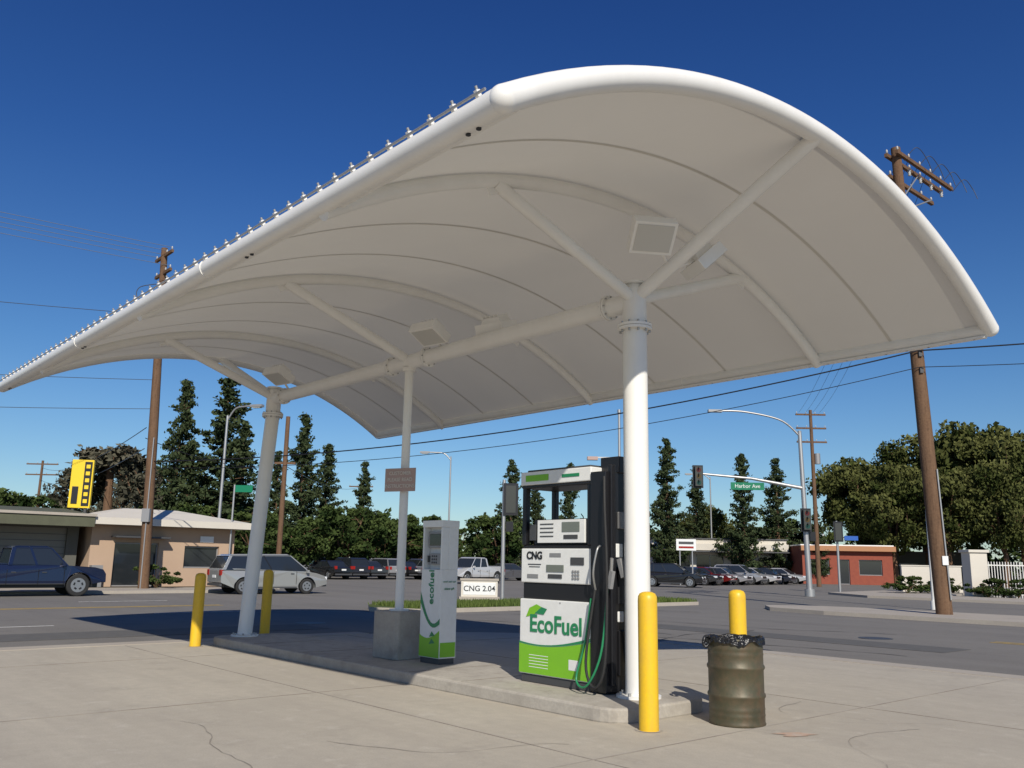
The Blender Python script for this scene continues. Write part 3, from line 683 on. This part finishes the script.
for k in range(4):
    c=Vector((-.46,0,16.3))+Vector((T[0],T[1],0))*(1.0+.95*k); b.lathe((c.x,c.y,c.z),[(.02,0),(.07,.03),(.03,.08),(.07,.12),(.03,.17),(.07,.21),(.02,.28)],'insul',8)
for z in(9.1,8.5,9.8): b.box((-.27,-.22,z),(.12,.16,.2),'dgrey')
b.cyl((.12,-.28,.6),(0,-.26,5),.03,'steel',n=8); b.box((.02,-.3,1.9),(.2,.03,.3),'pwhite')
b.obj('utility_pole',loc=(14.75,30.45,0))
b=MB()
b.tube([(0,0,-.1),(-.25,0,7),(-.6,0,16.4)],[.24,.22,.15],'brown',14)
crossarm(b,(-.58,0,0),A,-1.1,1.1,16.0,4); crossarm(b,(-.55,0,0),A,-1.0,1.0,15.1,4)
b.cyl((-1.0,.0,13.0),(-1.0,.0,13.9),.26,'grey',n=14); b.tube(bez([(-.6,0,14.6),(-1.6,.0,14.4),(-1.7,0,13.9),(-1.1,0,13.7)]),.02,'dgrey',6)
b.tube([(-.1,0,11.0),(-2.2,-.3,12.0)],.03,'grey',6)
b.box((-.1,-.25,3.4),(.35,.2,.6),'grey'); b.cyl((-.05,-.24,0),(-.1,-.24,7),.03,'grey',n=8)
b.obj('utility_pole',loc=(-16.6,40.9,0))
b=MB(); b.tube([(0,0,-.1),(0,0,9.6)],[.16,.12],'brown',12); b.box((0,0,6.9),(1.2,.1,.12),'brown'); b.obj('utility_pole',loc=(X(274,50)+.3,50,0))
b=MB(); b.tube([(0,0,0),(0,0,15)],[.2,.13],'brown',12)
for z in(14.6,13.4,12.2): crossarm(b,(0,0,0),(1,0,0),-1.3,1.3,z,4)
b.cyl((.4,0,10.3),(.4,0,11.2),.25,'grey',n=12); b.obj('utility_pole',loc=(26,75,0))
b=MB(); b.tube([(0,0,0),(0,0,12)],[.2,.13],'brown',12)
for z in(11.6,10.4): crossarm(b,(0,0,0),(1,0,0),-1.8,1.8,z,4)
b.obj('utility_pole',loc=(X(33,100),100,0))
b=MB(); b.tube([(0,0,0),(0,0,11)],[.17,.12],'brown',12); crossarm(b,(0,0,0),(1,0,0),-1.5,1.5,10.5,4); b.obj('utility_pole',loc=(X(358,110),110,0))
b=MB()
PL=Vector((-17.2,40.9,0)); PR=Vector((14.4,30.45,0))
for (dx,z) in [(-1.0,16.2),(-.35,16.2),(.35,16.2),(1.0,16.2),(-.9,15.3)]:
    o=PL+Vector((A[0]*dx,A[1]*dx,z)); e=o-Vector((T[0]*60,T[1]*60,-1)); b.tube(cat(o,e,1.0),.012,'wire',4,False)
for z in(13.0,9.8,8.4): 
    o=PL+Vector((0.2,0,z)); b.tube(cat(o,o-Vector((T[0]*60,T[1]*60,2.0)),1.4),.014,'dgrey',4,False)
b.tube(cat(PL+Vector((.25,0,5.9)),PR+Vector((0,-.3,9.2)),.9),.026,'black',5,False)
b.tube(cat(PL+Vector((.25,0,5.6)),PR+Vector((0,-.3,8.6)),1.0),.014,'black',5,False)
b.tube(cat(PR+Vector((0,-.3,9.2)),PR+Vector((30,-14,11.0)),.6),.026,'black',5,False)
b.tube(cat(PR+Vector((0,-.3,8.6)),PR+Vector((30,-14,10.2)),.8),.014,'black',5,False)
for k in range(4):
    o=PR+Vector((T[0]*.8*k,T[1]*.8*k,17.0)); b.tube(cat(o,(26-1+.6*k,75,14.8),1.2),.010,'black',4,False)
o=PL+Vector((0,0,7.5)); b.tube(cat(o,(X(33,100),100,11.2),1.0),.02,'black',4,False); b.tube(cat(o+Vector((0,0,-1)),(X(33,100),100,9.8),1.0),.02,'black',4,False)
b.tube(cat((X(270,50)+.3,50,6.9),(X(358,110),110,10.5),.8),.02,'black',4,False)
b.tube(cat((X(270,50)+.3,50,6.6),PL+Vector((0,0,7)),.4),.02,'black',4,False)
b.obj('overhead_wires')

def lamp(name,loc,h,r,armdir,armlen,rise,k='steel'):
    b=MB(); b.tube([(0,0,0),(0,0,h)],[r,r*.65],k,12); b.cyl((0,0,0),(0,0,.35),r*1.6,k,n=12)
    d=Vector((armdir[0],armdir[1],0)).normalized()
    b.tube(bez([Vector((0,0,h-.3)),d*armlen*.3+Vector((0,0,h+rise*.75)),d*armlen*.7+Vector((0,0,h+rise)),d*armlen+Vector((0,0,h+rise))]),.05,k,8)
    e=d*(armlen+.3)+Vector((0,0,h+rise)); b.box(e,(.75,.3,.14),'grey',rz=math.atan2(d.y,d.x)); b.box(e-Vector((0,0,.09)),(.5,.24,.05),'lens',rz=math.atan2(d.y,d.x))
    return b.obj(name,loc=loc)
lamp('street_lamp',(X(217,50),50,0),9.6,.10,(1,-.3),1.6,.5)
lamp('street_lamp',(17.3,36.5,0),11.0,.095,(-1,.2),2.0,.4,'white')
lamp('street_lamp',(X(448,70),70,0),9.8,.09,(-1,0),1.8,.3)
lamp('street_lamp',(X(712,95),95,0),11.0,.1,(-1,.1),2.0,.3)
b=MB(); b.tube([(0,0,0),(0,0,8.8)],[.08,.06],'steel',10); b.cyl((0,0,8.8),(0,0,8.95),.09,'steel',n=10)
b.box((-.75,0,6.6),(1.3,.06,.06),'steel'); b.box((-1.3,0,6.55),(.5,.3,.16),'signtan'); b.obj('light_pole',loc=(X(620,42),42,0))
def sighead(b,c,back=False):
    x,y,z=c; b.box((x,y,z),(.40,.3,1.1),'signalyellow'); b.box((x,y+(.12 if not back else -.12),z),(.60,.02,1.3),'black')
    for i,kk in enumerate(['sl1','sl2','sl3']):
        zz=z+.36-.36*i; sg=1 if back else -1
        b.cyl((x,y+sg*.15,zz),(x,y+sg*.165,zz),.13,kk,n=14); b.tube([(x,y+sg*.16,zz+.13),(x,y+sg*.36,zz+.12)],.05,'signalyellow',8)
b=MB()
b.tube([(0,0,0),(-.15,0,9.3)],[.17,.11],'steel',14); b.cyl((0,0,0),(0,0,.4),.28,'steel',n=14)
b.tube(bez([(-.15,0,9.0),(-1.2,.0,9.9),(-3.2,0,10.35),(-4.7,0,10.4)]),.055,'steel',8); b.box((-5.0,0,10.38),(.8,.3,.14),'grey')
b.tube([(-.1,0,6.0),(-3,0,6.5),(-6.2,0,6.75)],[.11,.085,.06],'steel',10)
sighead(b,(-6.1,-.2,6.55)); sighead(b,(-.1,-.35,4.2)); b.box((.3,0,3.3),(.3,.2,.5),'black')
b.box((-3.3,-.12,6.05),(1.9,.03,.42),'sgreen'); b.box((.9,0,3.4),(.1,.1,.1),'steel')
o=b.obj('traffic_signal',loc=(X(808,50),50,0)); 
text('Harbor Ave',.3,(-3.3,-.14,6.05),(1,0,0),(0,0,1),'pwhite','street_name',o)
b=MB(); b.tube([(0,0,0),(0,0,4.9)],[.09,.07],'steel',12); sighead(b,(.28,0,4.1),True); b.box((.25,0,3.0),(.3,.2,.4),'black'); b.obj('traffic_signal',loc=(X(503,36),36,0))
b=MB(); b.tube([(0,0,0),(0,0,4.6)],[.09,.07],'steel',12); sighead(b,(0,-.15,3.9),True); b.box((.9,-.05,3.5),(.9,.03,.28),'sblue'); b.box((.4,0,3.5),(.5,.04,.04),'steel'); b.obj('traffic_signal',loc=(X(838,58),58,0))
b=MB(); b.cyl((0,0,0),(0,0,5.3),.05,'steel',n=8); b.box((.5,0,5.1),(.9,.03,.36),'sgreen'); b.obj('street_name_sign',loc=(X(230,46),46,0))
b=MB(); b.cyl((-.5,0,0),(-.5,0,3.6),.06,'steel',n=8); b.cyl((.5,0,0),(.5,0,3.6),.06,'steel',n=8); b.box((0,-.08,3.2),(1.6,.06,.9),'pwhite'); b.box((0,-.12,3.35),(1.2,.02,.2),'dgrey'); b.box((0,-.12,3.0),(1.2,.02,.15),'tail'); b.obj('shop_sign',loc=(X(686,72),72,0))

# ------------------------------------------------------------ trees
def leafquads(C,S):
    n=len(C); a=RNG.normal(size=(n,3)); a/=np.linalg.norm(a,axis=1)[:,None]
    c=RNG.normal(size=(n,3)); bb=np.cross(a,c); bb/=np.linalg.norm(bb,axis=1)[:,None]
    a*=S[:,None]; bb*=(S*.55)[:,None]
    return np.stack([C-a,C+bb,C+a,C-bb],1)
def treemesh(name,wood,C,S,shade,leafk):
    V=leafquads(C,S); n=len(C); nv=len(wood.v)
    me=bpy.data.meshes.new(name)
    me.from_pydata([tuple(v) for v in wood.v]+V.reshape(-1,3).tolist(),[],wood.f+(np.arange(n*4).reshape(-1,4)+nv).tolist())
    me.materials.append(M['brown']); me.materials.append(M[leafk])
    mi=np.r_[np.zeros(len(wood.f),int),np.ones(n,int)]; me.polygons.foreach_set('material_index',mi.astype(np.int32))
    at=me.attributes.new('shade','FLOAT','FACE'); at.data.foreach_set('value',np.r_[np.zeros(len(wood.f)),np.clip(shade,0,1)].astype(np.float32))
    return me
def conifer(h,rmax,seed):
    rng=np.random.default_rng(seed); w=MB(); lean=rng.normal(0,.012*h)
    w.tube([(0,0,0),(lean*.4,0,h*.5),(lean,0,h)],[h*.016,h*.010,.02],'brown',8)
    C=[];S=[];sh=[]; z=h*.09
    while z<h*.985:
        f=z/h; R=rmax*(1-f)**.75*(.85+.28*math.sin(f*11+seed)*math.sin(f*29+seed*2))
        R=R*min(1,.6+f*3.2)+.14
        nb=rng.integers(4,7)
        for k in range(nb):
            if rng.random()<.10: continue
            a=rng.uniform(0,6.28); ln=R*rng.uniform(.45,1.25); up=rng.uniform(-.05,.5)
            p0=np.array([lean*f,0,z]); d=np.array([math.cos(a),math.sin(a),up])
            w.tube([p0,p0+d*ln*.95],[.05*(1-f)+.02,.012],'brown',4,False)
            nt_=max(2,int(ln*3.0)); bs=rng.uniform(.0,.7)
            for q in range(nt_):
                t=rng.uniform(.2,1.05); c=p0+d*ln*t; c[2]+=.14*ln*t*t; cr=rng.uniform(.18,.36)*(1.15-f*.5)
                m=rng.integers(14,24); P=c+rng.normal(0,1,(m,3))*cr*np.array([.78,.78,.5])
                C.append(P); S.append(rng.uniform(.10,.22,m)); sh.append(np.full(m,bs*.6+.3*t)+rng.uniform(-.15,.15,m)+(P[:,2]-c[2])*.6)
        z+=rng.uniform(.24,.46)*(h/16)
    return treemesh('pine',w,np.vstack(C),np.hstack(S),np.hstack(sh),'leafpine')
def broad(h,rad,seed,leafk,nclump=70,leaves=120,ls=.22,base=.28):
    rng=np.random.default_rng(seed); w=MB(); th=h*base
    w.tube([(0,0,-.1),(rng.normal(0,.1),rng.normal(0,.1),th)],[h*.032,h*.022],'brown',10)
    C=[];S=[];sh=[]; cz=th+(h-th)*.5; lim=[]
    for k in range(7):
        a=k*.9+rng.uniform(-.3,.3); e=Vector((math.cos(a)*rad*.5,math.sin(a)*rad*.5,th+(h-th)*rng.uniform(.35,.75))); m=Vector((e.x*.35,e.y*.35,th+(e.z-th)*.55))
        w.tube([(0,0,th*.95),m,e],[h*.014,h*.01,h*.004],'brown',6,False); lim.append(e)
    for k in range(nclump):
        u=rng.normal(size=3); u/=np.linalg.norm(u); rr=rng.uniform(.45,1)**.6
        lob=1+.22*math.sin(3*math.atan2(u[1],u[0])+seed)+.12*math.sin(5*u[2]+seed*2)+rng.uniform(-.08,.12)
        c=np.array([u[0]*rad*rr*lob*.86,u[1]*rad*rr*lob*.86,cz+u[2]*(h-th)*.46*rr*(lob*.5+.5)])
        cr=rng.uniform(.10,.24)*rad
        if rng.random()<.5: e=min(lim,key=lambda q:(q-Vector(c)).length); w.tube([e,Vector(c)],[h*.004,.015],'brown',4,False)
        n=int(leaves*rng.uniform(.6,1.3)); v=rng.normal(size=(n,3)); v/=np.linalg.norm(v,axis=1)[:,None]; v*=(rng.uniform(.3,1.2,n)**.6)[:,None]*cr; v[:,2]*=.72
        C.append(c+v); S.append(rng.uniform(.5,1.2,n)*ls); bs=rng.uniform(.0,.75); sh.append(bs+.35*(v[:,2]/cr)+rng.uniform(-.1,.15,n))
    return treemesh('broad',w,np.vstack(C),np.hstack(S),np.hstack(sh),leafk)
def palm(h,seed):
    rng=np.random.default_rng(seed); w=MB(); w.tube([(0,0,0),(.15,0,h*.5),(.1,0,h)],[.3,.24,.2],'brown',10); C=[];S=[];sh=[]
    for k in range(46):
        a=rng.uniform(0,6.28); e=rng.uniform(-.5,1.2); ln=rng.uniform(2.0,2.9); pts=[]
        for i in range(9):
            t=i/8; pts.append(np.array([.1+math.cos(a)*ln*t*math.cos(e*.7),math.sin(a)*ln*t*math.cos(e*.7),h+ln*(math.sin(e)*t-.75*t*t)]))
        w.tube(pts,[.03]*8+[.008],'brown',4,False)
        for i in range(2,9):
            m=14; P=pts[i]+rng.normal(0,1,(m,3))*np.array([.16,.16,.13]); P[:,2]-=.08; C.append(P); S.append(rng.uniform(.14,.28,m)); sh.append(np.full(m,.3+.5*max(e,0))+rng.uniform(-.2,.2,m))
    return treemesh('palm',w,np.vstack(C),np.hstack(S),np.hstack(sh),'leafgrey')
pines=[conifer(16,3.2,s_) for s_ in(3,11,23,31)]
def ratio(px,py):
    b_=(py-384)-(px-512)*.018; v=-b_/875; return (.1992+.98*v)/(.98-.1992*v)
def pine(px,ytop,Y,i,wf=1.0):
    h=1.6+ratio(px,ytop)*Y; sc=h/16; link('pine_tree',pines[i%4],(X(px,Y),Y,0),i*1.3,(sc*wf,sc*wf,sc))
for i,(px,yt,Y,wf) in enumerate([(168,378,78,.85),(216,376,80,1.3),(236,420,92,1.0),(297,412,84,.95),(322,443,90,1.05),(361,461,96,1.0),(668,438,92,.95),(697,466,98,.9),(745,453,92,.95),(779,458,94,1.1),(510,459,92,1.0),(535,478,98,1),(275,450,95,.9),(818,505,88,.8),(484,512,105,.8),(570,462,100,.8),(183,440,98,1.0)]):
    pine(px,yt,Y,i,wf)
b1=broad(12,6.2,5,'leafbroad',120,150,.24); b2=broad(11,5.5,9,'leafbroad',110,150,.24); b3=broad(9,5,14,'leafgrey',60,100,.2); b4=broad(6,3.2,21,'leafgreen',60,120,.2,base=.2)
for i,(px,yt,Y,me,h0) in enumerate([(866,460,96,b2,11),(925,440,100,b1,12),(975,426,97,b2,11),(1025,442,92,b1,12),(1075,430,95,b2,11),(895,470,92,b1,12),(950,470,90,b2,11),(1005,465,88,b1,12),(712,508,100,b1,12),(690,515,105,b2,11)]):
    h=1.6+ratio(px,yt)*Y; sc=h/h0; link('broadleaf_tree',me,(X(px,Y),Y,0),i*1.1,(sc*.85,sc*.85,sc))
for i,(px,yt,Y) in enumerate([(128,470,92),(140,480,98),(68,480,99)]):
    h=1.6+ratio(px,yt)*Y; sc=h/9; link('broadleaf_tree',b3,(X(px,Y),Y,0),i*2,(sc*.8,sc*.8,sc))
link('palm_tree',palm(7.9,3),(X(101,60),60,0),0,(1.2,1.2,1.0))
for i,(px,yt,Y) in enumerate([(345,503,80),(300,515,74),(252,508,70),(498,512,82),(20,490,75),(-20,485,70),(395,515,100),(425,512,105),(560,515,110),(600,520,108),(640,522,110),(455,525,108),(275,518,88),(330,522,95),(232,495,84),(198,500,78),(760,522,100),(790,515,104),(372,510,92),(155,500,84)]):
    h=1.6+ratio(px,yt)*Y; sc=h/6; link('broadleaf_tree',b4,(X(px,Y),Y,0),i*1.7,(sc*1.1,sc*1.1,sc))
sh=broad(1.6,1.2,33,'leafgreen',26,110,.07,base=.08)
for px,Y in [(690,82),(704,82),(722,83),(737,83),(905,56),(918,57),(985,50.5),(1000,50.5),(1015,50.5),(180,46),(160,42.2),(225,50),(935,58),(950,58)]: link('shrub',sh,(X(px,Y),Y,0),px,(1.1,1.1,.75))
def belt():
    n=26000; rng=np.random.default_rng(4); ang=rng.uniform(-.75,.75,n); D=rng.uniform(125,150,n)
    hh=5.6+1.6*np.sin(ang*37)+1.4*np.sin(ang*83+1)+1.0*np.sin(ang*171)
    C=np.c_[np.sin(ang)*D,np.cos(ang)*D,rng.uniform(0,1,n)**.8*hh]
    w=MB(); w.tube([(0,130,0),(0,130,2)],.2,'brown',6)
    me=treemesh('belt',w,C,rng.uniform(.25,.6,n),np.clip(.4+.4*np.sin(ang*60)+rng.normal(0,.15,n)+C[:,2]*.03,0,1),'leafgreen'); link('distant_trees',me,(0,0,0))
belt()

# ------------------------------------------------------------ light, world, camera
D=Vector((1.22*A[0]+.72*T[0],1.22*A[1]+.72*T[1],-1)).normalized()
sun=bpy.data.lights.new('sun','SUN'); sun.energy=4.7; sun.angle=math.radians(.53); sun.color=(1,.93,.82)
so=bpy.data.objects.new('sun',sun); scene.collection.objects.link(so); so.rotation_euler=D.to_track_quat('-Z','Y').to_euler()
wd=bpy.data.worlds.new('World'); scene.world=wd; wd.use_nodes=True; nt=wd.node_tree
sky=nt.nodes.new('ShaderNodeTexSky'); sky.sky_type='NISHITA'; sky.sun_disc=False
sky.sun_elevation=math.asin(-D.z); sky.sun_rotation=math.atan2(-D.x,-D.y)%(2*math.pi)
sky.air_density=1.0; sky.dust_density=.2; sky.ozone_density=3.0; sky.altitude=0
# clear winter air: deepen the blue with height above the horizon
tc=nt.nodes.new('ShaderNodeTexCoord'); sp=nt.nodes.new('ShaderNodeSeparateXYZ'); nt.links.new(tc.outputs['Generated'],sp.inputs[0])
cr=nt.nodes.new('ShaderNodeValToRGB'); nt.links.new(sp.outputs['Z'],cr.inputs['Fac'])
e=cr.color_ramp.elements; e[0].position=0.0; e[0].color=(.76,.89,.98,1); e[1].position=.62; e[1].color=(.18,.41,.86,1)
e2=cr.color_ramp.elements.new(.22); e2.color=(.44,.71,.98,1); e3=cr.color_ramp.elements.new(.42); e3.color=(.25,.52,.94,1)
mx=nt.nodes.new('ShaderNodeMixRGB'); mx.blend_type='MULTIPLY'; mx.inputs[0].default_value=1
nt.links.new(sky.outputs[0],mx.inputs[1]); nt.links.new(cr.outputs[0],mx.inputs[2])
bg=nt.nodes['Background']; bg.inputs['Strength'].default_value=.09; nt.links.new(mx.outputs[0],bg.inputs['Color'])
cam=bpy.data.cameras.new('camera'); cam.sensor_width=36; cam.lens=874.8/1024*36; cam.clip_end=6000; cam.clip_start=.05
co=bpy.data.objects.new('camera',cam); scene.collection.objects.link(co)
co.matrix_world=Matrix.Translation((0,0,1.6))@Matrix.Rotation(math.pi/2+.2005,4,'X')@Matrix.Rotation(.018,4,'Z')
scene.camera=co
scene.view_settings.view_transform='Standard'; scene.view_settings.look='None'; scene.view_settings.exposure=0
